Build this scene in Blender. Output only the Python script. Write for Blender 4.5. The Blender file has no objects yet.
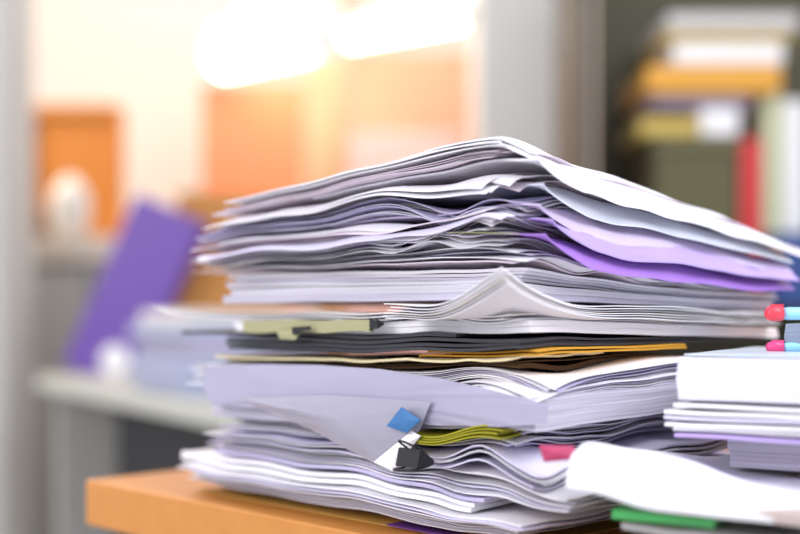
import bpy, bmesh, math, random
from mathutils import Vector, Matrix, noise

random.seed(7)
COL = bpy.context.scene.collection
F = 1222.0           # focal length in pixels of the 800 px wide frame
ZC = 0.149           # camera height above the desk top
HOR = 310.0          # image row of the horizon
NX, NY = 0.0746, 0.76        # near corner of the big pile on the desk
AD = (-0.694, 0.720)         # along the pile's left-hand face, away from the camera
BD = (0.720, 0.694)          # along the pile's right-hand face, away from the camera

# ------------------------------------------------------------------ helpers
def W(a, b):
    return (NX + a*AD[0] + b*BD[0], NY + a*AD[1] + b*BD[1])
def at(px, py, d):
    return Vector(((px-400)/F*d, d, ZC + (HOR-py)/F*d))
def a_for(px, b=0.0):
    k = (px-400)/F
    x0, y0 = W(0, b)
    return (x0 - k*y0)/(k*AD[1]-AD[0])
def b_for(px, a=0.0):
    k = (px-400)/F
    x0, y0 = W(a, 0)
    return (k*y0 - x0)/(BD[0]-k*BD[1])

def tag(o, label=None, cat=None, group=None, kind=None):
    if label: o['label'] = label
    if cat: o['category'] = cat
    if group: o['group'] = group
    if kind: o['kind'] = kind
    return o
def empty(name, loc=(0, 0, 0), rz=0):
    o = bpy.data.objects.new(name, None); COL.objects.link(o)
    o.location = loc; o.rotation_euler = (0, 0, rz); o.empty_display_size = .02
    return o
def link(name, me, mats, parent=None, smooth=False):
    o = bpy.data.objects.new(name, me); COL.objects.link(o)
    if not isinstance(mats, (list, tuple)): mats = [mats]
    for m in mats: me.materials.append(m)
    if parent:
        o.parent = parent
        if parent.type != 'EMPTY' or True:
            bpy.context.view_layer.update()
            o.matrix_parent_inverse = Matrix.Identity(4)
    if smooth:
        for p in me.polygons: p.use_smooth = True
    return o
def bm_obj(name, bm, mats, parent=None, smooth=False):
    me = bpy.data.meshes.new(name); bmesh.ops.recalc_face_normals(bm, faces=bm.faces)
    bm.to_mesh(me); bm.free()
    return link(name, me, mats, parent, smooth)
def bx(bm, c, s, rz=0, bev=0, rot=None):
    m = Matrix.Translation(c) @ (rot if rot is not None else Matrix.Rotation(rz, 4, 'Z')) @ Matrix.Diagonal((s[0], s[1], s[2], 1))
    r = bmesh.ops.create_cube(bm, size=1, matrix=m)
    if bev:
        es = list({e for v in r['verts'] for e in v.link_edges})
        bmesh.ops.bevel(bm, geom=es, offset=bev, segments=2, affect='EDGES', profile=.5)
def box(name, c, s, mat, parent=None, rz=0, bev=0, rot=None):
    bm = bmesh.new(); bx(bm, c, s, rz, bev, rot)
    return bm_obj(name, bm, mat, parent)
def tube(bm, pts, r, n=12, cap=True):
    """a round tube through pts; r is a number or a list of radii"""
    pts = [Vector(p) for p in pts]; rings = []
    for i, p in enumerate(pts):
        d = (pts[min(i+1, len(pts)-1)] - pts[max(i-1, 0)]).normalized()
        up = Vector((0, 0, 1)) if abs(d.z) < .9 else Vector((1, 0, 0))
        u = d.cross(up).normalized(); v = d.cross(u)
        rr = r[i] if isinstance(r, (list, tuple)) else r
        rings.append([bm.verts.new(p + (u*math.cos(2*math.pi*k/n) + v*math.sin(2*math.pi*k/n))*rr) for k in range(n)])
    for a, b in zip(rings, rings[1:]):
        for k in range(n):
            bm.faces.new((a[k], a[(k+1) % n], b[(k+1) % n], b[k]))
    if cap:
        bm.faces.new(rings[0]); bm.faces.new(rings[-1])
def lathe(bm, prof, c=(0, 0, 0), n=32):
    rings = []
    for r, z in prof:
        rings.append([bm.verts.new((c[0]+max(r, 1e-5)*math.cos(2*math.pi*k/n), c[1]+max(r, 1e-5)*math.sin(2*math.pi*k/n), c[2]+z)) for k in range(n)])
    for a, b in zip(rings, rings[1:]):
        for k in range(n):
            bm.faces.new((a[k], a[(k+1) % n], b[(k+1) % n], b[k]))
    bm.faces.new(rings[0]); bm.faces.new(rings[-1])

# ------------------------------------------------------------------ materials
def base_mat(name):
    m = bpy.data.materials.new(name); m.use_nodes = True
    nt = m.node_tree; p = nt.nodes['Principled BSDF']
    return m, nt, p
def mat(name, col, rough=.6, metal=0, spec=.5, emit=None, estr=0, var=.06, scale=12, bump=0, coat=0):
    m, nt, p = base_mat(name)
    p.inputs['Roughness'].default_value = rough
    p.inputs['Metallic'].default_value = metal
    p.inputs['Specular IOR Level'].default_value = spec
    p.inputs['Coat Weight'].default_value = coat
    tc = nt.nodes.new('ShaderNodeTexCoord'); nz = nt.nodes.new('ShaderNodeTexNoise')
    nz.inputs['Scale'].default_value = scale; nz.inputs['Detail'].default_value = 3
    nt.links.new(tc.outputs['Object'], nz.inputs['Vector'])
    mx = nt.nodes.new('ShaderNodeMix'); mx.data_type = 'RGBA'
    mx.inputs[6].default_value = tuple(c*(1-var) for c in col) + (1,)
    mx.inputs[7].default_value = tuple(min(1, c*(1+var)) for c in col) + (1,)
    nt.links.new(nz.outputs['Fac'], mx.inputs[0]); nt.links.new(mx.outputs[2], p.inputs['Base Color'])
    if emit:
        p.inputs['Emission Color'].default_value = emit + (1,); p.inputs['Emission Strength'].default_value = estr
    if bump:
        b = nt.nodes.new('ShaderNodeBump'); b.inputs['Strength'].default_value = bump; b.inputs['Distance'].default_value = .001
        nt.links.new(nz.outputs['Fac'], b.inputs['Height']); nt.links.new(b.outputs['Normal'], p.inputs['Normal'])
    return m
def paper(name, col, edge=.12, lines=900, rough=.75, trans=.0, spec=.2, print_=0):
    """paper: thin page lines on the cut edge (UV y runs through the thickness), soft mottling and fibre bump"""
    m, nt, p = base_mat(name)
    p.inputs['Roughness'].default_value = rough; p.inputs['Specular IOR Level'].default_value = spec
    uv = nt.nodes.new('ShaderNodeUVMap'); uv.uv_map = 'UVMap'
    mp = nt.nodes.new('ShaderNodeMapping'); mp.inputs['Scale'].default_value = (6, lines, 1)
    nt.links.new(uv.outputs['UV'], mp.inputs['Vector'])
    nz = nt.nodes.new('ShaderNodeTexNoise'); nz.inputs['Scale'].default_value = 1; nz.inputs['Detail'].default_value = 2
    nt.links.new(mp.outputs['Vector'], nz.inputs['Vector'])
    cr = nt.nodes.new('ShaderNodeMapRange'); cr.inputs[1].default_value = .35; cr.inputs[2].default_value = .65
    nt.links.new(nz.outputs['Fac'], cr.inputs[0])
    mx = nt.nodes.new('ShaderNodeMix'); mx.data_type = 'RGBA'
    mx.inputs[6].default_value = tuple(c*(1-edge) for c in col) + (1,); mx.inputs[7].default_value = tuple(col) + (1,)
    nt.links.new(cr.outputs[0], mx.inputs[0])
    last = mx.outputs[2]
    tc = nt.nodes.new('ShaderNodeTexCoord')
    if print_:
        br = nt.nodes.new('ShaderNodeTexVoronoi'); br.inputs['Scale'].default_value = 150
        nt.links.new(tc.outputs['Object'], br.inputs['Vector'])
        mr = nt.nodes.new('ShaderNodeMapRange'); mr.inputs[1].default_value = .1; mr.inputs[2].default_value = .3
        nt.links.new(br.outputs['Distance'], mr.inputs[0])
        m2 = nt.nodes.new('ShaderNodeMix'); m2.data_type = 'RGBA'
        m2.inputs[6].default_value = tuple(c*(1-print_) for c in col) + (1,)
        nt.links.new(mr.outputs[0], m2.inputs[0]); nt.links.new(last, m2.inputs[7]); last = m2.outputs[2]
    nt.links.new(last, p.inputs['Base Color'])
    n2 = nt.nodes.new('ShaderNodeTexNoise'); n2.inputs['Scale'].default_value = 45; n2.inputs['Detail'].default_value = 4
    nt.links.new(tc.outputs['Object'], n2.inputs['Vector'])
    ad = nt.nodes.new('ShaderNodeMath'); ad.operation = 'ADD'
    nt.links.new(n2.outputs['Fac'], ad.inputs[0]); nt.links.new(nz.outputs['Fac'], ad.inputs[1])
    b = nt.nodes.new('ShaderNodeBump'); b.inputs['Strength'].default_value = .35; b.inputs['Distance'].default_value = .0012
    nt.links.new(ad.outputs[0], b.inputs['Height']); nt.links.new(b.outputs['Normal'], p.inputs['Normal'])
    if trans:
        tr = nt.nodes.new('ShaderNodeBsdfTranslucent'); tr.inputs['Color'].default_value = tuple(col) + (1,)
        ms = nt.nodes.new('ShaderNodeMixShader'); ms.inputs[0].default_value = trans
        out = nt.nodes['Material Output']
        nt.links.new(p.outputs[0], ms.inputs[1]); nt.links.new(tr.outputs[0], ms.inputs[2]); nt.links.new(ms.outputs[0], out.inputs[0])
    return m
def plastic(name, col, alpha=.6, rough=.25):
    """clear sleeve plastic: part see-through, glossy"""
    m, nt, p = base_mat(name)
    p.inputs['Base Color'].default_value = tuple(col) + (1,)
    p.inputs['Roughness'].default_value = rough
    p.inputs['Coat Weight'].default_value = .4; p.inputs['Coat Roughness'].default_value = .15
    tc = nt.nodes.new('ShaderNodeTexCoord'); n2 = nt.nodes.new('ShaderNodeTexNoise'); n2.inputs['Scale'].default_value = 22
    nt.links.new(tc.outputs['Object'], n2.inputs['Vector'])
    b = nt.nodes.new('ShaderNodeBump'); b.inputs['Strength'].default_value = .5; b.inputs['Distance'].default_value = .003
    nt.links.new(n2.outputs['Fac'], b.inputs['Height']); nt.links.new(b.outputs['Normal'], p.inputs['Normal'])
    p.inputs['Alpha'].default_value = alpha
    return m

P = {
 'white': paper('white_paper', (.86, .85, .89)),
 'bright': paper('bright_white_paper', (.93, .92, .94), edge=.05),
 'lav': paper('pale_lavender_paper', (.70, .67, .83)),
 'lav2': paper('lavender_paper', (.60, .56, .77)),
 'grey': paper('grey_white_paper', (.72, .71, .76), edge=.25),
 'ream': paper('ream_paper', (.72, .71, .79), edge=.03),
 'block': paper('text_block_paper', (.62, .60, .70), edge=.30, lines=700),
 'warm': paper('warm_white_paper', (.88, .84, .80)),
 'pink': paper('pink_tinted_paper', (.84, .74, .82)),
 'cream': paper('cream_card', (.80, .70, .42), edge=.05, lines=200),
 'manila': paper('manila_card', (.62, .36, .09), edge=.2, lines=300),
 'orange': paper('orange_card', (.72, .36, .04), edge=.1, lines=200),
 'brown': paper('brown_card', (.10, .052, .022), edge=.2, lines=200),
 'dark': paper('black_folder_card', (.035, .035, .042), edge=.3, lines=500, rough=.4, spec=.5),
 'yellow': paper('yellow_green_paper', (.44, .41, .03), edge=.6, lines=700),
 'purple': paper('purple_plastic_folder', (.40, .20, .68), edge=.12, lines=200, rough=.35, spec=.5),
 'violet': paper('violet_paper', (.55, .42, .80), edge=.15, lines=300),
 'darkpurple': paper('dark_purple_folder', (.13, .04, .22), edge=.1),
 'blueg': paper('blue_grey_plastic', (.72, .77, .86), rough=.3, spec=.5),
 'olive': paper('olive_card', (.42, .41, .23), edge=.1, lines=200),
 'print': paper('printed_paper', (.78, .79, .82), edge=.04, print_=.14),
 'beige': paper('beige_card', (.52, .44, .40), edge=.1),
 'green': paper('green_plastic', (.06, .50, .12), edge=.1, rough=.3, spec=.5),
 'lilac': paper('lilac_plastic', (.70, .60, .82), rough=.35, spec=.5),
 'grey2': paper('grey_white_plastic', (.84, .84, .89), rough=.35, spec=.5),
 'paleblue': paper('pale_blue_plastic', (.66, .76, .82), rough=.3, spec=.5),
 'bluebook': paper('blue_grey_cover', (.28, .33, .42), edge=.1),
}
M = {
 'sleeve': plastic('clear_sleeve_plastic', (.50, .49, .58), .62),
 'pocket': plastic('lavender_pocket_plastic', (.46, .445, .58), .85, .4),
 'clear': plastic('clear_plastic_wrap', (.80, .82, .84), .45),
 'clip': mat('black_clip_metal', (.02, .02, .022), .35, .3),
 'steel': mat('clip_handle_steel', (.5, .5, .52), .25, 1),
 'blue_tag': mat('blue_index_tag', (.04, .17, .40), .5),
 'pink_tag': mat('pink_index_tag', (.50, .05, .14), .5),
 'red_cap': mat('red_pen_cap', (.80, .05, .08), .35),
 'pink_cap': mat('pink_pen_cap', (.78, .06, .22), .35),
 'pen_body': mat('light_blue_pen_barrel', (.30, .62, .86), .3),
}

# ------------------------------------------------------------------ the pile: how high each level lies
PTS = [(.31, 0), (.155, 0), (0, 0), (0, .16), (0, .32)]       # left end, left middle, near corner, right middle, right end
LEV = [None,
       (447, 466, 498, 474, 450),      # 1 top of the bottom sheaf
       (416, 424, 428, 408, 400),      # 2 top of the crumpled sheaf
       (363, 367, 364, 356, 352),      # 3 top of the thick block and its loose sheets
       (349, 352, 350, 342, 341),      # 4 top of the brown and yellow folders
       (331, 334, 333, 336, 338.5),      # 5 top of the black folder
       (304, 302, 300, 306, 312),      # 6 top of the white report
       (272, 268, 264, 286, 292),      # 7 top of the grey block
       (244, 226, 205, 238, 266),      # 8 top of the crumpled loose papers
       (207, 176, 140, 188, 238)]      # 9 top
LZ = [[0]*5]
for row in LEV[1:]:
    LZ.append([ZC + (HOR-y)/F*W(*p)[1] for y, p in zip(row, PTS)])
def col(j, t):
    t = max(0, min(t, len(LZ)-1+.3)); i = min(int(t), len(LZ)-2)
    return LZ[i][j] + (LZ[i+1][j]-LZ[i][j])*(t-i)
def quad(h0, h1, h2, x):      # through x=0, .5, 1; straight beyond 1
    c = 2*(h0+h2-2*h1); b_ = h2-h0-c
    if x > 1: return h2 + (b_+2*c)*.6*(x-1)
    return h0 + b_*x + c*x*x
def H(t, a, b):
    aa, bb = max(a, 0), max(b, 0)
    r = math.hypot(aa, bb)
    hl = quad(col(2, t), col(1, t), col(0, t), min(r/.31, 1.35))
    hr = quad(col(2, t), col(3, t), col(4, t), min(r/.32, 1.35))
    s = aa*aa + bb*bb
    return (hl*aa*aa + hr*bb*bb)/s if s > 1e-12 else col(2, t)
def warp(t, a, b, amp=.30):
    """a shared wave so that neighbouring sheets ripple together; gentle in t, so sheets keep their order"""
    g = .35 + .65*math.exp(-(a*a+b*b)/.012)
    return amp*g*noise.noise(Vector((a*17+3.1, b*17, t*1.15)))

def sheet_mesh(t0, t1, a0, b0, La, Lb, rot=0, seed=0, amp=.45, freq=14, wamp=.25, curls=(), drop_l=0, drop_r=0, dw=.03, n=36, bow=0, flap=0, fw=.016, pw=1.35, bumps=()):
    """a sheet (or tight packet) between pile levels t0 and t1, as a closed solid.
    curls: (corner, lift, radius); drop_l / drop_r: how far the left / right-hand edge sags over dw."""
    me = bpy.data.meshes.new('sheet'); verts = []; uvs = []
    cr, sr = math.cos(rot), math.sin(rot); dt = t1-t0
    corner = {'N': (0, 0), 'L': (1, 0), 'R': (0, 1), 'F': (1, 1)}
    base = []
    for i in range(n):
        for j in range(n):
            s, u = (i/(n-1))**pw, (j/(n-1))**1.35
            da, db = La*s, Lb*u
            da += bow*math.sin(math.pi*u)*.004; db += bow*math.sin(math.pi*s)*.004
            a = a0 + da*cr - db*sr; b = b0 + da*sr + db*cr
            g = .45 + .75*math.exp(-((math.hypot(a, b)-.05)/.075)**2)
            nz = (noise.noise(Vector((a*freq, b*freq, seed*3.7)))*amp + noise.noise(Vector((a*freq*3, b*freq*3, seed*5.1+9)))*amp*.35)*g
            w = warp(t0, a, b, wamp)
            dz = 0; tf = 0
            if flap and da < fw:
                q = 1-da/fw
                tf = min(1, (db/.045)**.7)*flap*q**1.6*(1+.12*noise.noise(Vector((b*25, seed*2.1, 0))))
                a += fw*.12*q + .003*noise.noise(Vector((b*22, q*2.0, seed*1.3)))
            for c, lift, rad in curls:
                cs, cu = corner[c]
                d = math.hypot((s-cs)*La, (u-cu)*Lb)
                if d < rad: dz += lift*(1-d/rad)**2
            if drop_l and db < dw: dz -= drop_l*(1-db/dw)**2
            if drop_r and da < dw: dz -= drop_r*(1-da/dw)**2
            for ac, wd, li in bumps:
                if db < .035: dz += li*math.exp(-((da-ac)/wd)**2)*(1-db/.035)**2
            base.append((a, b, nz, w, dz, tf, db))
    for k, tt in enumerate((t0, t1)):
        for a, b, nz, w, dz, tf, db in base:
            x, y = W(a, b)
            z = H(max(0, tt + w*min(1, tt*2) + nz*dt - tf), a, b) + dz
            verts.append((x, y, max(z, .0006 + .0006*k + tt*.001))); uvs.append((a+b, tt*.035+seed*.001))
    faces = []; N2 = n*n
    for i in range(n-1):
        for j in range(n-1):
            q = (i*n+j, i*n+j+1, (i+1)*n+j+1, (i+1)*n+j)
            faces.append(q[::-1]); faces.append(tuple(v+N2 for v in q))
    for i in range(n-1):
        for (p, q) in ((i*n, (i+1)*n), ((i+1)*n+n-1, i*n+n-1), (i+1, i), ((n-1)*n+i, (n-1)*n+i+1)):
            faces.append((p, q, q+N2, p+N2))
    me.from_pydata(verts, [], faces); me.update()
    ul = me.uv_layers.new(name='UVMap')
    for lp in me.loops: ul.data[lp.index].uv = uvs[lp.vertex_index]
    for p_ in me.polygons:
        p_.use_smooth = True
    me.set_sharp_from_angle(angle=math.radians(40))
    return me

seedc = [0]
def sheaf(name, label, cat, t0, t1, n, left, right, a0=0, b0=0, rot=0, fill=.45, mats=('white',), part='sheet', jit=.004, fan=0, group=None, curls=(), ck=None, **kw):
    """a document of n sheets between levels t0 and t1; left / right are the picture columns its two ends reach"""
    La = a_for(left, b0) - a0; Lb = b_for(right, a0) - b0
    rnd = random.Random(int(t0*1000)+n)
    root = None
    if n > 1:
        x, y = W(a0+.1, b0+.1); root = empty(name, (0, 0, 0)); tag(root, label, cat, group)
    step = (t1-t0)/n
    for k in range(n):
        seedc[0] += 1
        j1, j2, j3, j4, j5 = [rnd.uniform(-1, 1)*jit for _ in range(5)]
        cu = curls if ck is None or k in ck else ()
        kk = dict(kw)
        me = sheet_mesh(t0+k*step, t0+(k+fill)*step, a0+j1, b0+j2, La+j3*2.5, Lb+j4*2.5, math.radians(rot)+j5*3+fan*k/max(n-1, 1), seed=seedc[0], curls=cu, **kk)
        o = link(part if n > 1 else name, me, P[mats[k % len(mats)]], root)
        if n == 1: tag(o, label, cat, group)
    return root or o

# --- bottom of the pile
sheaf('document_envelope', 'brown manila envelope lying flat on the orange desk at the very bottom of the pile', 'envelope', .01, .035, 1, 203, 640, a0=.0, b0=-.006, mats=('manila',), fill=1, amp=.1)
sheaf('plastic_folder', 'thin dark purple folder corner poking out above the brown envelope', 'folder', .05, .08, 1, 378, 600, a0=.058, b0=-.008, rot=0, mats=('darkpurple',), fill=1, amp=.1)
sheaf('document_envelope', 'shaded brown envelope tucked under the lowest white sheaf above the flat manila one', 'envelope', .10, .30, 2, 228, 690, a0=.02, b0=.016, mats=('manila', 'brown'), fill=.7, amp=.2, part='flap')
sheaf('paper_sheaf', 'lowest white paper sheaf with wavy drooping edge just above the brown envelope', 'papers', .34, .47, 4, 192, 700, a0=-.004, b0=-.006, mats=('grey', 'lav', 'grey', 'white'), fill=.5, jit=.004, amp=.5, freq=10, fan=.02, drop_l=.004)  # grey sheets put the shade of the bottom layers into the paper colour
sheaf('paper_sheaf', 'broad fanned white sheaf with large bare top surface in the lower left', 'papers', .49, .64, 3, 188, 748, a0=-.020, b0=-.022, mats=('grey', 'lav', 'bright'), fill=.5, jit=.005, amp=.4, freq=9, fan=-.03)  # grey sheet colour again stands in for shade low in the pile
sheaf('folded_booklet', 'bright white rounded booklet whose left tip sticks out furthest near the desk', 'booklet', .66, .86, 2, 181, 700, a0=.03, b0=-.010, mats=('bright', 'bright'), fill=.8, jit=.002, amp=.25, freq=9)
sheaf('paper_sheet', 'single lavender shaded sheet lying on the bright white rounded booklet', 'paper', .90, .97, 1, 215, 748, a0=.02, b0=-.010, mats=('lav2',), fill=1)
# --- crumpled sheaves with the clip
sheaf('paper_sheaf', 'creased grey white sheaf under the black binder clip', 'papers', 1.02, 1.32, 5, 216, 748, a0=-.045, b0=-.008, mats=('white', 'lav', 'grey', 'white'), fill=.4, jit=.006, amp=.55, freq=20, fan=.03, wamp=.3)
sheaf('paper_sheaf', 'crumpled white sheaf beside the binder clip with a raised middle', 'papers', 1.36, 1.60, 4, 222, 748, a0=-.03, b0=-.014, mats=('lav', 'white', 'grey'), fill=.4, jit=.007, amp=.7, freq=26, wamp=.35, curls=(), bumps=((.115, .016, .008), (.045, .018, .005)))
sheaf('paper_sheaf', 'thin lavender sheaf just below the yellow green papers', 'papers', 1.64, 1.82, 3, 240, 748, a0=0, b0=-.002, mats=('lav2', 'lav', 'white'), fill=.4, jit=.006, amp=.5, freq=14)
sheaf('paper_sheaf', 'flat grey sheaf directly under the thick white paper block', 'papers', 1.84, 1.98, 4, 236, 748, a0=0, b0=0, mats=('lav', 'grey', 'white'), fill=.45, jit=.005, amp=.4, freq=10)
# --- the thick block
sheaf('paper_block', 'thick pale lavender block of squared paper in the middle of the pile', 'paper block', 2.0, 2.52, 1, 204, 716, a0=-.022, b0=-.010, mats=('block',), fill=1, amp=.03, wamp=.04)
sheaf('paper_sheaf', 'white loose sheaf with bright left tip right on top of the thick block', 'papers', 2.55, 2.74, 5, 194, 696, a0=-.018, b0=-.012, mats=('lav', 'bright', 'white', 'lav2', 'white'), fill=.45, jit=.006, amp=.6, freq=12, drop_r=.002, curls=(('N', -.006, .05),))
sheaf('paper_sheaf', 'curved white sheaf with drooping near corner below the orange folder', 'papers', 2.76, 2.98, 7, 198, 695, a0=-.018, b0=.002, mats=('white', 'bright', 'lav', 'white', 'lav2'), fill=.45, jit=.007, amp=.6, freq=16, drop_r=.0025, curls=(('N', -.006, .05),), fan=-.02)
# --- coloured folders
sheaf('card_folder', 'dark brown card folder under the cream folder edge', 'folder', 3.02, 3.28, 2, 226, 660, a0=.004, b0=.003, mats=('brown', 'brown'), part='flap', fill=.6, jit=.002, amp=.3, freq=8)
sheaf('card_folder', 'cream coloured card folder with a wavy left edge', 'folder', 3.40, 3.56, 1, 214, 610, a0=-.002, b0=-.008, mats=('cream',), fill=1, amp=1.6, freq=22, wamp=.4)
sheaf('card_folder', 'orange card folder showing its edge toward the right end of the pile', 'folder', 3.58, 3.99, 2, 425, 690, a0=-.014, b0=.002, mats=('orange', 'orange'), part='flap', fill=.62, jit=.002, amp=.6, freq=12)
sheaf('file_folder', 'black file folder running the whole width of the pile', 'folder', 4.02, 4.78, 3, 226, 776, a0=-.006, b0=-.006, mats=('dark', 'dark', 'dark'), part='cover', fill=.75, jit=.002, amp=.18, freq=8)
sheaf('report_cover', 'thin black cover sheet whose pointed left end sticks out beyond the folders', 'cover', 4.80, 4.98, 1, 176, 770, a0=.05, b0=-.010, mats=('dark',), fill=1, amp=.2)
# --- report and grey block
sheaf('report', 'thick bright white report lying on the black folder', 'report', 5.02, 5.40, 2, 235, 778, a0=-.008, b0=0, mats=('bright', 'bright'), part='page_block', fill=.96, jit=.001, amp=.06, wamp=.08, freq=8)
sheaf('paper_sheaf', 'white sheaf with a long curled tip reaching out to the left', 'papers', 5.44, 5.70, 3, 152, 700, a0=.0, b0=-.010, mats=('white', 'bright', 'warm'), fill=.5, jit=.005, amp=.4, freq=12, curls=(('L', .006, .10),))
sheaf('stapled_report', 'white stapled pages whose near corner curls up into a peak', 'report', 5.50, 5.96, 6, 385, 776, a0=-.018, b0=-.036, mats=('bright', 'white', 'warm', 'white', 'bright'), fill=.35, jit=.002, amp=.4, freq=12, curls=(('N', .020, .075),), drop_r=0)
sheaf('paper_block', 'grey text block of a bound report below the loose crumpled papers', 'paper block', 6.02, 6.50, 2, 232, 776, a0=-.002, b0=.002, mats=('block', 'grey'), part='page_block', fill=.97, jit=.003, amp=.08, wamp=.1, freq=9)
sheaf('paper_block', 'second grey text block with many fine page edges under the purple folder', 'paper block', 6.52, 6.92, 4, 229, 772, a0=.002, b0=.004, mats=('grey', 'block', 'grey', 'white'), part='page_block', fill=.9, jit=.004, amp=.25, wamp=.15, freq=12)
# --- crumpled loose papers
sheaf('paper_sheaf', 'loose white sheaf with sharp pointed left tip above the grey block', 'papers', 7.02, 7.22, 4, 200, 760, a0=-.006, b0=-.004, mats=('pink', 'white', 'lav', 'white'), fill=.4, jit=.008, amp=.5, freq=20, fan=.02, wamp=.35)
sheaf('plastic_folder', 'deep purple plastic folder sagging along the right-hand side of the pile', 'folder', 7.44, 7.47, 1, 300, 792, a0=-.022, b0=-.002, mats=('purple',), fill=1, amp=.2, freq=8, wamp=.16, flap=.42, pw=2)
sheaf('paper_sheaf', 'badly crumpled sheaf at the near corner above a folded grey edge', 'papers', 7.24, 7.42, 7, 208, 640, a0=.003, b0=-.010, mats=('white', 'lav', 'white', 'white'), fill=.4, bumps=((.03, .018, -.006), (.09, .02, -.004)), jit=.010, amp=.9, freq=34, wamp=.5, fan=.03)
sheaf('paper_sheaf', 'rumpled white sheaf bulging out in the middle of the left face', 'papers', 7.50, 7.72, 7, 214, 660, a0=.003, b0=-.013, mats=('white', 'pink', 'bright', 'lav'), fill=.4, drop_l=.004, dw=.012, bumps=((.06, .02, -.005), (.015, .014, .004)), jit=.010, amp=.9, freq=30, wamp=.5)
sheaf('plastic_folder', 'pale violet plastic folder directly above the deep purple one', 'folder', 7.76, 7.79, 1, 320, 796, a0=-.021, b0=.001, mats=('violet',), fill=1, amp=.2, freq=8, wamp=.16, flap=.40, pw=2)
sheaf('paper_sheaf', 'pink shadowed thin sheaf below the upper bundle with ragged left tips', 'papers', 7.82, 8.00, 6, 216, 660, a0=.004, b0=-.008, mats=('pink', 'white', 'lav', 'pink'), fill=.4, drop_l=.003, dw=.012, bumps=((.10, .03, -.005),), jit=.010, amp=.8, freq=24, wamp=.4)
sheaf('paper_sheet', 'small olive edged sheet caught in the crumpled papers above the curled report', 'paper', 7.425, 7.438, 1, 440, 560, a0=.0, b0=-.017, mats=('olive',), fill=1, amp=.5)
# --- upper bundle
sheaf('plastic_folder', 'lilac translucent folder between the violet folder and the blue grey sleeve', 'folder', 8.04, 8.07, 1, 330, 798, a0=-.021, b0=-.002, mats=('lilac',), fill=1, amp=.2, freq=8, wamp=.16, flap=.40, pw=2)
sheaf('paper_sheaf', 'lavender edged sheaf in the lower part of the upper bundle', 'papers', 8.10, 8.34, 8, 212, 700, a0=.004, b0=-.008, mats=('lav', 'white', 'white', 'lav2'), fill=.45, bumps=((.045, .022, -.006),), jit=.010, amp=.7, freq=20, wamp=.4, curls=(('N', -.006, .06),))
sheaf('plastic_sleeve', 'blue grey plastic sleeve of papers slanting down to the right', 'sleeve', 8.38, 8.41, 1, 330, 800, a0=-.022, b0=.001, mats=('blueg',), fill=1, amp=.2, freq=8, wamp=.16, flap=.42, pw=2)
sheaf('paper_sheaf', 'white sheaf with a dark slot of shadow in the middle of the upper bundle', 'papers', 8.44, 8.60, 6, 218, 760, a0=.003, b0=-.014, mats=('white', 'bright', 'pink'), fill=.45, drop_l=.004, dw=.014, jit=.010, amp=.5, freq=14, wamp=.3, curls=(('N', -.005, .06),))
sheaf('plastic_sleeve', 'grey white plastic sleeve just below the topmost sleeve', 'sleeve', 8.66, 8.70, 1, 300, 802, a0=-.020, b0=-.012, mats=('grey2',), fill=1, amp=.2, freq=8, wamp=.16, flap=.42, pw=2)
sheaf('paper_sheaf', 'smooth pinkish white sheaf second from the top of the pile', 'papers', 8.72, 8.84, 5, 224, 790, a0=.002, b0=-.016, mats=('pink', 'white', 'pink'), fill=.4, jit=.007, amp=.4, freq=10, wamp=.25)
sheaf('plastic_sleeve', 'milky white plastic sleeve with papers forming the very top of the pile', 'sleeve', 8.87, 9.02, 3, 230, 808, a0=-.006, b0=-.020, mats=('white', 'bright'), part='layer', fill=.5, jit=.003, amp=.3, freq=7, wamp=.2, flap=.36, fw=.018, pw=2)

# ------------------------------------------------------------------ small things on the left face of the pile
def face_pt(px, py, b):
    a = a_for(px, b); x, y = W(a, b)
    return Vector((x, y, ZC + (HOR-py)/F*y))
def face_patch(name, pts, b, mat_, thick=.0006, bulge=0, parent=None, out=0):
    """a thin bent sheet given by its outline on a plane parallel to the left face"""
    bm = bmesh.new(); n = Vector((-BD[0], -BD[1], 0))
    P3 = [face_pt(px, py, b) for px, py in pts]; c = sum(P3, Vector())/len(P3)
    rings = []
    for r in (0.0, .25, .5, .75, 1.0):
        row = []
        m = len(P3)*6
        for k in range(m):
            i, f = k//6, (k % 6)/6
            p = P3[i].lerp(P3[(i+1) % len(P3)], f); q = c.lerp(p, r)
            row.append(q + n*(bulge*(1-r*r) + out*noise.noise(q*40)))
        rings.append(row)
    def skin(off):
        vc = bm.verts.new(rings[0][0] + off); R = [[bm.verts.new(p+off) for p in row] for row in rings[1:]]
        m = len(R[0])
        for k in range(m): bm.faces.new((vc, R[0][k], R[0][(k+1) % m]))
        for a_, b_ in zip(R, R[1:]):
            for k in range(m): bm.faces.new((a_[k], b_[k], b_[(k+1) % m], a_[(k+1) % m]))
        return R[-1]
    A = skin(n*0); B = skin(n*thick); m = len(A)
    for k in range(m): bm.faces.new((A[k], A[(k+1) % m], B[(k+1) % m], B[k]))
    o = bm_obj(name, bm, mat_, parent)
    for p in o.data.polygons: p.use_smooth = True
    o.data.set_sharp_from_angle(angle=math.radians(35))
    return o
tag(face_patch('plastic_pocket', [(208, 366), (260, 364), (320, 365), (380, 369), (440, 378), (500, 392), (548, 405), (546, 424), (500, 427), (430, 425), (370, 419), (310, 412), (250, 408), (212, 405), (203, 385)], -.0185, M['pocket'], bulge=.0015, out=.0015), 'wide lavender plastic pocket face covering the left side of the thick block', 'plastic pocket')
sl = empty('hanging_plastic_sleeve', (0, 0, 0)); tag(sl, 'clear grey plastic sleeve corner hanging down over the left face below the thick block', 'sleeve')
face_patch('sleeve_corner', [(240, 398), (330, 395), (432, 402), (419, 431), (386, 469), (312, 431)], -.0225, M['sleeve'], bulge=.006, parent=sl, out=.003)
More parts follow.
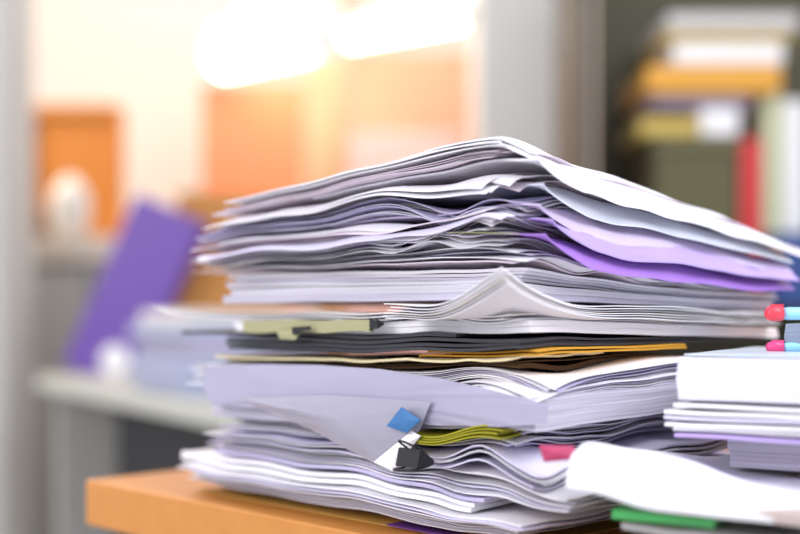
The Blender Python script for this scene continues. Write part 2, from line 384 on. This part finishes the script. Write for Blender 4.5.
o = face_patch('folded_edge', [(412, 431), (421, 436), (393, 471), (374, 462)], -.0262, P['bright'], bulge=.003, parent=sl); o['label'] = 'bright white folded edge'
tag(face_patch('index_tag', [(402, 407), (421, 420), (407, 433), (387, 426)], -.0300, M['blue_tag'], bulge=.001), 'small blue sticky index tag on the clear hanging sleeve', 'sticky tag')
tag(face_patch('index_tag', [(540, 445), (574, 446), (578, 459), (545, 462)], -.030, M['pink_tag'], thick=.001, bulge=.002), 'pinkish red tag sticking out beside the near corner of the pile', 'sticky tag')
sheaf('paper_sheaf', 'narrow yellow green sheaf poking out just right of the blue tag', 'papers', 1.84, 2.03, 4, 416, 560, a0=-.0, b0=-.020, rot=-5, mats=('yellow',), fill=.6, jit=.002, amp=.3, freq=10)
# olive fastener strip above the black folder
st = empty('fastener_strip', (0, 0, 0)); tag(st, 'pale olive card fastener strip on the left face above the black folder', 'fastener')
def strip_mesh(px0, px1, y0, y1, b0_, b1_):
    bm = bmesh.new(); K = 14; rows = []
    for k in range(K+1):
        px = px0 + (px1-px0)*k/K; dy = 1.2*math.sin(k*.9)
        f0, f1 = face_pt(px, y0+dy*.5, b0_), face_pt(px, y1+dy, b0_)
        back = Vector((BD[0], BD[1], 0))*(b1_-b0_)
        rows.append([bm.verts.new(v) for v in (f0, f1, f1+back, f0+back)])
    for r0, r1 in zip(rows, rows[1:]):
        for i in range(4): bm.faces.new((r0[i], r1[i], r1[(i+1) % 4], r0[(i+1) % 4]))
    bm.faces.new(rows[0]); bm.faces.new(rows[-1]); return bm
bm_obj('strip', strip_mesh(243, 370, 320, 332, -.014, -.0105), P['olive'], st)
face_patch('folded_tab', [(277, 331), (302, 330), (296, 340), (281, 339)], -.0165, P['olive'], thick=.001, bulge=.001, parent=st)
face_patch('fastener_prong', [(293, 327), (311, 326), (311, 330), (300, 331), (297, 335), (293, 334)], -.0185, M['clip'], thick=.001, parent=st)

def binder_clip(loc, rz_, s, label, tilt=0):
    r = empty('binder_clip', loc, rz_); r.rotation_euler = (tilt, 0, rz_); tag(r, label, 'binder clip')
    bm = bmesh.new(); w_ = .5*s; prof = [(-.05, -.30), (-.05, .30), (.62, .07), (.62, -.07)]
    rings = [[bm.verts.new((x, y*s, z*s)) for y, z in prof] for x in (-w_, w_)]
    for i in range(4): bm.faces.new((rings[0][i], rings[0][(i+1) % 4], rings[1][(i+1) % 4], rings[1][i]))
    for q in rings: bm.faces.new(q)
    bmesh.ops.bevel(bm, geom=bm.edges[:], offset=.03*s, segments=2, affect='EDGES')
    bm_obj('clip_body', bm, M['clip'], r)
    for sg in (1, -1):
        bm = bmesh.new(); tube(bm, [(-.36*s, .60*s, sg*.09*s), (-.30*s, .1*s, sg*.32*s), (-.14*s, -.42*s, sg*.42*s), (0, -.52*s, sg*.44*s), (.14*s, -.42*s, sg*.42*s), (.30*s, .1*s, sg*.32*s), (.36*s, .60*s, sg*.09*s)], .035*s, 8)
        bm_obj('wire_handle', bm, M['clip'], r, True)
    return r
fa = math.atan2(AD[1], AD[0])
binder_clip(face_pt(409, 458, -.040), fa+math.pi, .021, 'black binder clip holding the crumpled sheaf below the blue tag', tilt=-.25)
binder_clip(face_pt(374, 324, -.014), fa+math.pi, .009, 'tiny black clip at the end of the olive fastener strip')

# ------------------------------------------------------------------ the second pile, right of the big one
def slab(name, label, cat, o, ex, ey, Lx, Ly, z0, z1, m, amp=.0006, seed=1, n=26, parent=None, freq=18, edge_r=0, part_label=None):
    me = bpy.data.meshes.new(name); V = []; UV = []; Fc = []
    ex = Vector(ex + (0,)).normalized(); ey = Vector(ey + (0,)).normalized(); o = Vector((o[0], o[1], 0)); K = 3
    for k in range(K):
        f = k/(K-1); ins = edge_r*(1 if k != 1 else 0)
        for i in range(n):
            for j in range(n):
                x = ins + (Lx-2*ins)*i/(n-1); y = ins + (Ly-2*ins)*j/(n-1)
                h = noise.noise(Vector((x*freq, y*freq, seed*2.3)))*amp
                p = o + ex*x + ey*y; V.append((p.x, p.y, z0 + (z1-z0)*f + h)); UV.append((x+y, (z0+(z1-z0)*f)*1.0))
    N = n*n
    for i in range(n-1):
        for j in range(n-1):
            q = (i*n+j, i*n+j+1, (i+1)*n+j+1, (i+1)*n+j); Fc.append(q[::-1]); Fc.append(tuple(v+N*(K-1) for v in q))
    for k in range(K-1):
        for i in range(n-1):
            for (p, q) in ((i*n, (i+1)*n), ((i+1)*n+n-1, i*n+n-1), (i+1, i), ((n-1)*n+i, (n-1)*n+i+1)):
                Fc.append((p+k*N, q+k*N, q+N+k*N, p+N+k*N))
    me.from_pydata(V, [], Fc); ul = me.uv_layers.new(name='UVMap')
    for lp in me.loops: ul.data[lp.index].uv = UV[lp.vertex_index]
    for p_ in me.polygons: p_.use_smooth = True
    me.set_sharp_from_angle(angle=math.radians(50))
    ob = link(name, me, m, parent)
    if label: tag(ob, label, cat)
    if part_label: ob['label'] = part_label
    return ob
def sheaf2(name, label, cat, o, ex, ey, Lx, Ly, z0, z1, n, mats, jit=.003, fill=.7, amp=.0008, part='sheet', freq=18):
    root = empty(name, (o[0], o[1], z0)); tag(root, label, cat); rnd = random.Random(int(z0*1e5)+n)
    st_ = (z1-z0)/n; off = Vector((o[0], o[1]))
    for k in range(n):
        c = rnd.uniform(-1, 1)*.012
        e1 = (ex[0]-ex[1]*c, ex[1]+ex[0]*c); e2 = (ey[0]-ey[1]*c, ey[1]+ey[0]*c)
        q = off + Vector((rnd.uniform(-jit, jit), rnd.uniform(-jit, jit)))
        ob = slab(part, None, None, q, e1, e2, Lx+rnd.uniform(-jit, jit), Ly, z0+st_*k, z0+st_*(k+fill), P[mats[k % len(mats)]], amp, seed=k+z0*100, freq=freq)
        ob.parent = root; ob.matrix_parent_inverse = Matrix.Translation((-o[0], -o[1], -z0))
    return root
RX, RY = (.866, -.5), (.5, .866); E1t, E2t = (-AD[0], -AD[1]), BD
def o2(px, d): return ((px-400)/F*d, d)
q = W(-.10, .0); slab('black_book', 'black covered book lying on the desk under the green folder at lower right', 'book', q, E1t, E2t, .22, .16, .001, .024, P['dark'], edge_r=.001)
q = W(-.085, -.012); slab('plastic_wrap', 'crinkled clear plastic wrap poking out under the green folder', 'plastic wrap', q, E1t, E2t, .10, .12, .025, .029, M['clear'], amp=.002, freq=40)
q = W(-.083, -.018); slab('plastic_folder', 'bright green plastic folder tip under the curled printed sheet', 'folder', q, (.86, -.51), (.45, .89), .058, .15, .0315, .0365, P['green'], amp=.0015)
q = o2(655, .675); slab('card_folder', 'beige card folder lying on the green folder at lower right', 'folder', q, (.85, -.56), (.56, .85), .18, .15, .0375, .0428, P['beige'], amp=.0006)
def crom(pts, t):
    n = len(pts)-1; x = t*n; i = min(int(x), n-1); f = x-i
    p = [pts[max(i-1, 0)], pts[i], pts[i+1], pts[min(i+2, n)]]
    return .5*((2*p[1]) + (p[2]-p[0])*f + (2*p[0]-5*p[1]+4*p[2]-p[3])*f*f + (3*p[1]-p[0]-3*p[2]+p[3])*f**3)
fr = [at(*v) for v in ((566, 484, .665), (600, 490, .66), (645, 503, .652), (700, 511, .645), (760, 518, .64), (840, 529, .635))]
bk = [at(*v) for v in ((576, 455, .70), (590, 444, .715), (645, 449, .735), (695, 460, .74), (742, 474, .745), (840, 483, .745))]
bb2 = [Vector((v.x+.04, v.y+.09, min(v.z, .050))) for v in bk]
NS, NU = 60, 22; V = []; UV = []; Fc = []
for k in range(2):
    for i in range(NS):
        for j in range(NU):
            s_, u_ = i/(NS-1), j/(NU-1)
            A_, B_, C_ = crom(fr, s_), crom(bk, s_), crom(bb2, s_)
            if u_ < .6:
                f = u_/.6; p = A_.lerp(B_, f) + Vector((0, 0, .006*math.sin(math.pi*f)))
            else:
                f = (u_-.6)/.4; p = B_.lerp(C_, f)
            p = p + Vector((0, 0, noise.noise(p*22)*.0025 - k*.0022)); V.append(p); UV.append((s_*.2, p.z))
N = NS*NU
for i in range(NS-1):
    for j in range(NU-1):
        q_ = (i*NU+j, i*NU+j+1, (i+1)*NU+j+1, (i+1)*NU+j); Fc.append(q_[::-1]); Fc.append(tuple(v+N for v in q_))
for i in range(NS-1): Fc += [(i*NU, (i+1)*NU, (i+1)*NU+N, i*NU+N), ((i+1)*NU+NU-1, i*NU+NU-1, i*NU+NU-1+N, (i+1)*NU+NU-1+N)]
for j in range(NU-1): Fc += [(j+1, j, j+N, j+1+N), ((NS-1)*NU+j, (NS-1)*NU+j+1, (NS-1)*NU+j+1+N, (NS-1)*NU+j+N)]
me = bpy.data.meshes.new('printed_sheets'); me.from_pydata([tuple(v) for v in V], [], Fc); ul = me.uv_layers.new(name='UVMap')
for lp in me.loops: ul.data[lp.index].uv = UV[lp.vertex_index]
o = link('printed_sheets', me, P['print'], None, True); me.set_sharp_from_angle(angle=math.radians(50))
tag(o, 'curled bright white sheets with faint dotted print hanging over the lower right front', 'papers')
sheaf2('paper_block', 'short grey paper block under the purple edged sheaf of the right pile', 'paper block', o2(729, .755), RX, RY, .2, .17, .0520, .0725, 2, ('block', 'grey'), fill=.97, jit=.001, part='page_block', amp=.0003)
sheaf2('paper_sheaf', 'loose sheaf with a violet bottom sheet under the squared white ream', 'papers', o2(668, .728), RX, RY, .2, .19, .0735, .0945, 6, ('violet', 'white', 'bright', 'lav', 'bright', 'white'), fill=.6, jit=.004, amp=.0012)
slab('paper_ream', 'thick squared ream of white paper topping the right-hand pile', 'paper ream', o2(676, .73), RX, RY, .2, .19, .0955, .1205, P['ream'], amp=.0003, edge_r=.0012)
slab('clear_cover', 'pale blue clear cover sheet lying on the white ream', 'cover', o2(684, .745), RX, RY, .19, .17, .1212, .1222, P['paleblue'], amp=.0003)
slab('notebook', 'grey blue notebook on top of the white ream carrying the red capped pen', 'notebook', o2(784, .80), RX, RY, .12, .11, .1228, .1400, P['bluebook'], amp=.0001, edge_r=.001)
def pen(p0, d, label, cap, r=.0042):
    d = Vector(d).normalized(); rt = empty('ballpoint_pen', p0); rt.rotation_euler = d.to_track_quat('X', 'Z').to_euler(); tag(rt, label, 'pen')
    bm = bmesh.new(); tube(bm, [(0, 0, 0), (.0015, 0, 0), (.005, 0, 0), (.0108, 0, 0), (.011, 0, 0)], [r*.5, r*.95, r*1.18, r*1.12, r], 16); bm_obj('cap', bm, cap, rt, True)
    bm = bmesh.new(); bx(bm, (.0075, 0, r*1.22), (.008, r*.5, r*.3)); bm_obj('pocket_clip', bm, cap, rt)
    bm = bmesh.new(); tube(bm, [(.0112, 0, 0), (.015, 0, 0), (.13, 0, 0), (.138, 0, 0)], [r*.85, r*.95, r*.95, r*.5], 16); bm_obj('barrel', bm, M['pen_body'], rt, True)
pen(at(765, 313.5, .77), (1, .02, 0), 'light blue pen with a red cap lying on the grey blue notebook', M['red_cap'], .0042)
pen(at(766, 347, .80), (1, -.12, 0), 'light blue pen with a pink cap lying on the white ream', M['pink_cap'], .0033)

# ------------------------------------------------------------------ room
S = {
 'wall': mat('warm_plaster_wall', (.86, .74, .60), .8, var=.04, scale=2),
 'grey_wall': mat('grey_plaster', (.50, .51, .48), .8, scale=2),
 'floor': mat('grey_floor_tiles', (.35, .34, .32), .5, scale=3),
 'wood': None,
}
def wood(name, c1, c2):
    m, nt, p = base_mat(name)
    tc = nt.nodes.new('ShaderNodeTexCoord'); mp = nt.nodes.new('ShaderNodeMapping'); mp.inputs['Scale'].default_value = (3, 30, 30)
    mp.inputs['Rotation'].default_value = (0, 0, math.radians(46))
    nz = nt.nodes.new('ShaderNodeTexNoise'); nz.inputs['Scale'].default_value = 2; nz.inputs['Detail'].default_value = 4
    mx = nt.nodes.new('ShaderNodeMix'); mx.data_type = 'RGBA'; mx.inputs[6].default_value = c1 + (1,); mx.inputs[7].default_value = c2 + (1,)
    nt.links.new(tc.outputs['Object'], mp.inputs['Vector']); nt.links.new(mp.outputs[0], nz.inputs['Vector'])
    nt.links.new(nz.outputs['Fac'], mx.inputs[0]); nt.links.new(mx.outputs[2], p.inputs['Base Color'])
    p.inputs['Roughness'].default_value = .45
    return m
S['wood'] = wood('orange_beech_laminate', (.54, .21, .035), (.66, .28, .055))
for k_, c_, r_ in (('column', (.60, .60, .56), .7), ('cabinet', (.40, .40, .37), .6), ('ledge', (.56, .50, .42), .5), ('orange_board', (.52, .19, .03), .7),
                   ('brown_wood', (.20, .08, .03), .6), ('white', (.85, .85, .83), .5), ('white_dim', (.62, .61, .58), .6), ('salmon', (.80, .25, .11), .8), ('peach', (.82, .36, .22), .8),
                   ('pinkwhite', (.88, .52, .46), .7), ('yellowish', (.80, .62, .34), .7), ('dark_side', (.06, .054, .04), .6), ('olive', (.075, .068, .030), .6),
                   ('olive_box', (.105, .10, .042), .7), ('olive_box2', (.13, .12, .055), .7), ('yellow_file', (.60, .44, .10), .6), ('lilac_grey', (.42, .38, .50), .6),
                   ('orange_file', (.74, .36, .04), .6), ('red', (.62, .03, .03), .5), ('green_white', (.55, .58, .36), .6), ('blue', (.02, .06, .22), .5), ('table', (.46, .48, .42), .5),
                   ('darkgrey', (.012, .012, .012), .6), ('purple', (.13, .055, .33), .4), ('blue_paper', (.36, .40, .54), .7), ('brown_box', (.50, .22, .05), .7)):
    S[k_] = mat(k_ + '_surface', c_, r_, scale=4)
S['glow'] = mat('lamp_glow', (1, 1, .95), .5, emit=(1, .93, .80), estr=9)
S['frame'] = mat('dark_desk_frame', (.03, .032, .04), .4)

# desk in front: corner C, edges along -AD (toward the camera) and BD
desk = empty('office_desk', (0, 0, 0)); tag(desk, 'orange wood desk with dark frame carrying the big pile of papers', 'desk')
C = Vector((-.276, 1.073, 0)); E1 = Vector((-AD[0], -AD[1], 0)); E2 = Vector((BD[0], BD[1], 0))
rz = math.atan2(E1.y, E1.x)
def on_desk(u, v, z): p = C + E1*u + E2*v; return Vector((p.x, p.y, z))
box('desk_top', on_desk(.6, .32, -.0195), (1.2, .64, .039), S['wood'], desk, rz, .0015)
bm = bmesh.new(); bx(bm, on_desk(.6, .03, -.064), (1.16, .02, .05), rz); bx(bm, on_desk(.6, .61, -.064), (1.16, .02, .05), rz)
bx(bm, on_desk(.02, .32, -.064), (.02, .58, .05), rz); bx(bm, on_desk(1.18, .32, -.064), (.02, .58, .05), rz)
bm_obj('apron_frame', bm, S['frame'], desk)
for u in (.025, 1.175):
    for v in (.03, .61):
        box('leg', on_desk(u, v, -.405), (.05, .05, .67), S['frame'], desk, rz, .003)

FL = -.75
def struct(o, name=None): o['kind'] = 'structure'; return o
struct(box('floor', (0, 2.2, FL-.02), (7, 7.4, .04), S['floor']))
struct(box('wall_back', (0, 5.25, .6), (7, .1, 2.7), S['wall']))
def bg(name, x0, y0, x1, y1, d, th, m, label=None, cat=None, parent=None, bev=.004, group=None):
    a_, b_ = at(x0, y0, d), at(x1, y1, d)
    o = box(name, ((a_.x+b_.x)/2, d+th/2, (a_.z+b_.z)/2), (abs(b_.x-a_.x), th, abs(a_.z-b_.z)), m, parent, 0, bev)
    if label: tag(o, label, cat, group)
    return o
def zpx(z, d): return HOR - (z-ZC)*F/d
# column behind, left pillar
struct(bg('wall_column', 477, -60, 556, zpx(FL, 3.6), 3.6, .3, S['column'], bev=.01))
struct(bg('wall_left', -140, -60, 6, zpx(FL, 3.1), 3.1, .25, S['grey_wall'], bev=.01))
# counter with the framed board
c_ = empty('counter_cabinet', (0, 0, 0)); tag(c_, 'pale grey counter cabinet at the far left below the orange board', 'cabinet')
bg('cabinet_body', 24, 262, 150, zpx(FL, 3.5), 3.5, .45, S['cabinet'], parent=c_)
bg('counter_top', 20, 236, 156, 262, 3.45, .55, S['ledge'], parent=c_)
bg('cabinet_door', 30, 270, 88, zpx(FL+.05, 3.47), 3.47, .025, S['cabinet'], parent=c_)
bg('cabinet_door', 92, 270, 148, zpx(FL+.05, 3.47), 3.47, .025, S['cabinet'], parent=c_)
c_ = empty('pin_board', (0, 0, 0)); tag(c_, 'orange brown board standing on the far left counter', 'board')
bg('board_panel', 30, 112, 118, zpx(ZC+(HOR-236)/F*3.5, 3.75), 3.75, .03, S['orange_board'], parent=c_)
bg('board_frame', 26, 106, 34, zpx(ZC+(HOR-236)/F*3.5, 3.73), 3.73, .04, S['brown_wood'], parent=c_)
bg('board_frame', 114, 106, 122, zpx(ZC+(HOR-236)/F*3.5, 3.73), 3.73, .04, S['orange_board'], parent=c_)
bg('board_frame', 34, 104, 114, 114, 3.73, .04, S['orange_board'], parent=c_)
p = at(69, 229.5, 3.55); zc_ = ZC+(HOR-236)/F*3.45
bm = bmesh.new(); lathe(bm, [(.02, 0), (.045, .005), (.056, .05), (.058, .09), (.050, .135), (.030, .165), (.012, .175), (.010, .185)], (p.x, 3.56, zc_))
tag(bm_obj('white_vase', bm, S['white_dim'], None, True), 'white rounded vase in front of the orange board', 'vase')
p2 = at(46, 230, 3.6)
bm = bmesh.new(); lathe(bm, [(.03, 0), (.036, .02), (.036, .09), (.03, .10)], (p2.x, 3.62, zc_)); tag(bm_obj('brown_jar', bm, S['brown_wood'], None, True), 'dark brown jar beside the white vase on the counter', 'jar')
# partition panels
bg('partition_panel', 202, 84, 303, zpx(FL, 4.3), 4.3, .06, S['salmon'], 'orange partition panel behind the left part of the pile', 'partition')
bg('partition_panel', 348, 52, 470, zpx(FL, 4.5), 4.5, .06, S['peach'], 'tall peach partition panel under the right-hand lamp', 'partition')
bg('storage_box', 350, 132, 462, zpx(FL, 4.1), 4.1, .2, S['pinkwhite'], 'pinkish white cupboard in front of the peach partition', 'cupboard')
bg('door_post', 306, -60, 344, zpx(FL, 4.8), 4.8, .08, S['yellowish'], 'yellowish upright post between the two partitions', 'post')
# tube lamps hanging in the back of the room
def lamp(p0, p1, r, label):
    p0, p1 = at(*p0), at(*p1); rt = empty('tube_lamp', (0, 0, 0)); tag(rt, label, 'lamp', None)
    d = (p1-p0).normalized(); bm = bmesh.new(); tube(bm, [p0, p1], r, 16); bm_obj('tube', bm, S['glow'], rt, True)
    bm = bmesh.new(); tube(bm, [p0-d*.03, p0+d*.002], r*1.1, 16); bm_obj('end_cap', bm, S['white'], rt)
    bm = bmesh.new(); tube(bm, [p1-d*.002, p1+d*.03], r*1.1, 16); bm_obj('end_cap', bm, S['white'], rt)
    mid = (p0+p1)/2; L = (p1-p0).length
    bm = bmesh.new(); bx(bm, (mid.x, mid.y, mid.z+r*1.5), (L+.05, r*1.6, r*.7), math.atan2(d.y, d.x)); bm_obj('housing', bm, S['white'], rt)
    for f in (.2, .8):
        bm = bmesh.new(); q = p0.lerp(p1, f); tube(bm, [q+Vector((0, 0, r*1.6)), Vector((q.x, q.y, 1.94))], .006, 8)
        bm_obj('hanger', bm, S['white'], rt)
lamp((352, 36, 4.3), (468, 14, 3.8), .036, 'glowing tube lamp on the right above the peach partition')
lamp((224, 58, 4.2), (322, 36, 3.8), .062, 'big glowing tube lamp on the left above the orange partition')
# shelf cabinet on the right
ca = empty('shelf_cabinet', (0, 0, 0)); tag(ca, 'dark olive open shelf cabinet filling the right background', 'cabinet')
bg('side_panel', 580, -80, 592, zpx(FL, 2.55), 2.55, .42, S['dark_side'], parent=ca)
bg('back_panel', 596, -110, 900, zpx(FL, 2.94), 2.94, .03, S['olive'], parent=ca)
SZ = .155
box('shelf', (1.02, 2.76, SZ-.012), (1.24, .36, .024), S['olive'], ca)
box('shelf', (1.02, 2.76, -.42), (1.24, .36, .024), S['olive'], ca)
def shelf_item(name, x0, y0, x1, y1, d, th, m, label, cat, parts=True):
    return bg(name, x0, y0, x1, y1, d, th, m, label, cat, bev=.006)
yb = zpx(SZ, 2.62)
ab = empty('archive_box', (0, 0, 0)); tag(ab, 'olive archive box on the shelf carrying the stack of files', 'box')
bg('box_body', 656, 150, 738, yb, 2.62, .28, S['olive_box'], parent=ab); bg('box_lid', 653, 136, 741, 152, 2.61, .30, S['olive_box2'], parent=ab)
shelf_item('yellow_file', 640, 118, 700, 135.5, 2.60, .22, S['yellow_file'], 'yellow cream file at the bottom left of the shelf stack', 'file')
shelf_item('white_file', 701, 108, 740, 135.5, 2.60, .24, S['white'], 'short white file beside the yellow cream file', 'file')
shelf_item('grey_file', 652, 93, 752, 107, 2.62, .24, S['lilac_grey'], 'thin lilac grey file under the orange file box', 'file')
shelf_item('orange_file', 647, 65, 782, 92, 2.58, .28, S['orange_file'], 'wide orange file box in the middle of the shelf stack', 'file')
shelf_item('white_file', 674, 42, 784, 64.5, 2.60, .26, S['white'], 'thick white file lying on the orange file box', 'file')
shelf_item('yellow_file', 664, 30, 792, 41.5, 2.62, .26, S['yellow_file'], 'thin yellow file between the two white files', 'file')
shelf_item('white_file', 668, 13, 800, 29.5, 2.60, .28, S['white_dim'], 'greyish white file on the very top of the shelf stack', 'file')
def binder(x0, y0, x1, m, d, label):
    r = empty('lever_arch_binder', (0, 0, 0)); tag(r, label, 'binder')
    bg('spine', x0, y0, x1, yb, d, .26, m, parent=r, bev=.003)
    w_ = x1-x0
    if 'red' not in label: bg('spine_label', x0+w_*.2, y0+28, x1-w_*.2, y0+80, d-.002, .002, S['white'], parent=r, bev=0)
binder(741, 138, 762, S['red'], 2.62, 'red binder standing on the shelf right of the olive box')
binder(764, 94, 783, S['green_white'], 2.62, 'pale yellow green binder standing next to the red binder')
binder(785, 100, 806, S['white'], 2.62, 'white binder at the right edge of the shelf')
shelf_item('blue_box', 776, 232, 840, yb, 2.50, .1, S['blue'], 'dark blue box in front of the binders at the right edge', 'box')
# rear table with binder and papers
rt = empty('rear_table', (0, 0, 0)); tag(rt, 'pale grey table in the left background carrying a purple binder', 'table')
P1 = Vector((-.83, 2.8, 0)); td = Vector((.508, -.861, 0)); tn = Vector((.861, .508, 0)); tz = math.atan2(td.y, td.x)
def tb(u, v, z): q = P1 + td*u + tn*v; return Vector((q.x, q.y, z))
box('table_top', tb(.64, .31, -.0175), (1.30, .62, .035), S['table'], rt, tz, .004)
box('modesty_panel', tb(.72, .12, -.24), (.96, .02, .40), S['darkgrey'], rt, tz)
box('end_panel', tb(.06, .31, -.3925), (.03, .56, .715), S['cabinet'], rt, tz); box('end_panel', tb(1.24, .31, -.3925), (.03, .56, .715), S['darkgrey'], rt, tz)
bnd = empty('lever_arch_binder', (-.755, 2.86, .0)); tag(bnd, 'purple binder leaning on the rear table at left', 'binder'); bnd.rotation_euler = (0, math.radians(24), math.radians(-4))
bm = bmesh.new(); bx(bm, (.06, 0, .215), (.175, .07, .43), bev=.004); bm_obj('binder_case', bm, S['purple'], bnd)
bm = bmesh.new(); lathe(bm, [(.018, 0), (.034, 0), (.034, .006), (.018, .006)], (0, 0, 0), 28)
bmesh.ops.transform(bm, matrix=Matrix.Translation((.085, -.035, .06)) @ Matrix.Rotation(math.radians(90), 4, 'X'), verts=bm.verts); bm_obj('finger_ring', bm, S['white'], bnd)
bnd.location.z = .014
cols = ['blue_paper', 'blue_paper', 'blue_paper', 'lilac_grey', 'blue_paper', 'white_dim']
descs = ['bottom bluish sheaf of the blurred pile on the rear table', 'second sheaf from the bottom of the rear table pile, blue grey', 'third sheaf from the bottom of the rear table pile, bluish', 'lilac grey sheaf in the upper half of the rear table pile', 'bluish sheaf just below the top of the rear table pile', 'whitish topmost sheaf of the pile on the rear table']
for k in range(6):
    rnd = random.Random(k+3)
    tag(box('background_papers', tb(.745+rnd.uniform(-.012, .012), .15+rnd.uniform(-.01, .01), .0125+.0245*k), (.30, .24, .0235), S[cols[k]], None, tz+rnd.uniform(-.06, .06), .002), descs[k], 'papers')
tag(box('cardboard_box', (-.40, 2.95, .215), (.26, .10, .43), S['brown_box'], None, 0, .004), 'orange brown upright box behind the rear table papers', 'box')

# ------------------------------------------------------------------ camera, light
cam = bpy.data.cameras.new('camera'); co = bpy.data.objects.new('camera', cam); COL.objects.link(co)
co.location = (0, 0, ZC); co.rotation_euler = (math.radians(90), 0, 0)
cam.sensor_width = 36; cam.lens = F*36/800; cam.shift_y = (HOR-267)/800
cam.clip_start = .02
cam.dof.use_dof = True; cam.dof.focus_distance = .80; cam.dof.aperture_fstop = 2.2; cam.dof.aperture_blades = 0
bpy.context.scene.camera = co
def area(name, loc, target, size, energy, colr, size_y=None):
    l = bpy.data.lights.new(name, 'AREA'); l.energy = energy; l.color = colr; l.size = size
    if size_y: l.shape = 'RECTANGLE'; l.size_y = size_y
    o = bpy.data.objects.new(name, l); COL.objects.link(o); o.location = loc
    o.rotation_euler = (Vector(target)-Vector(loc)).to_track_quat('-Z', 'Y').to_euler()
    return o
area('left_fill_light', (-2.2, -.6, 1.2), (0, .9, .1), 1.6, 50, (1, .96, .98))  # added soft fill from the left front, no source known there
area('right_fill_light', (1.1, -.1, 1.6), (.15, .85, .1), 1.2, 36, (.96, .96, 1))  # added fill from the right front, brightens the pile's right-hand face
area('warm_window_light', (-1.6, 3.2, 1.4), (0, .9, .1), 1.2, 50, (1, .78, .55))
area('background_fill_light', (-.8, 3.6, 1.9), (-.9, 5.2, .6), 1.0, 22, (1, .87, .74))  # added warm fill above the view, brightens the back wall
area('background_fill_light', (-1.3, 2.4, 1.6), (-1.0, 3.7, .3), .6, 2.5, (1, .90, .78))  # added weak warm fill aimed at the far left counter and board
w = bpy.data.worlds.new('world'); bpy.context.scene.world = w; w.use_nodes = True
bg = w.node_tree.nodes['Background']; bg.inputs[0].default_value = (.86, .87, 1, 1); bg.inputs[1].default_value = 1.05
vs = bpy.context.scene.view_settings
vs.view_transform = 'Standard'; vs.look = 'None'; vs.gamma = 1; vs.exposure = 0; vs.use_curve_mapping = False
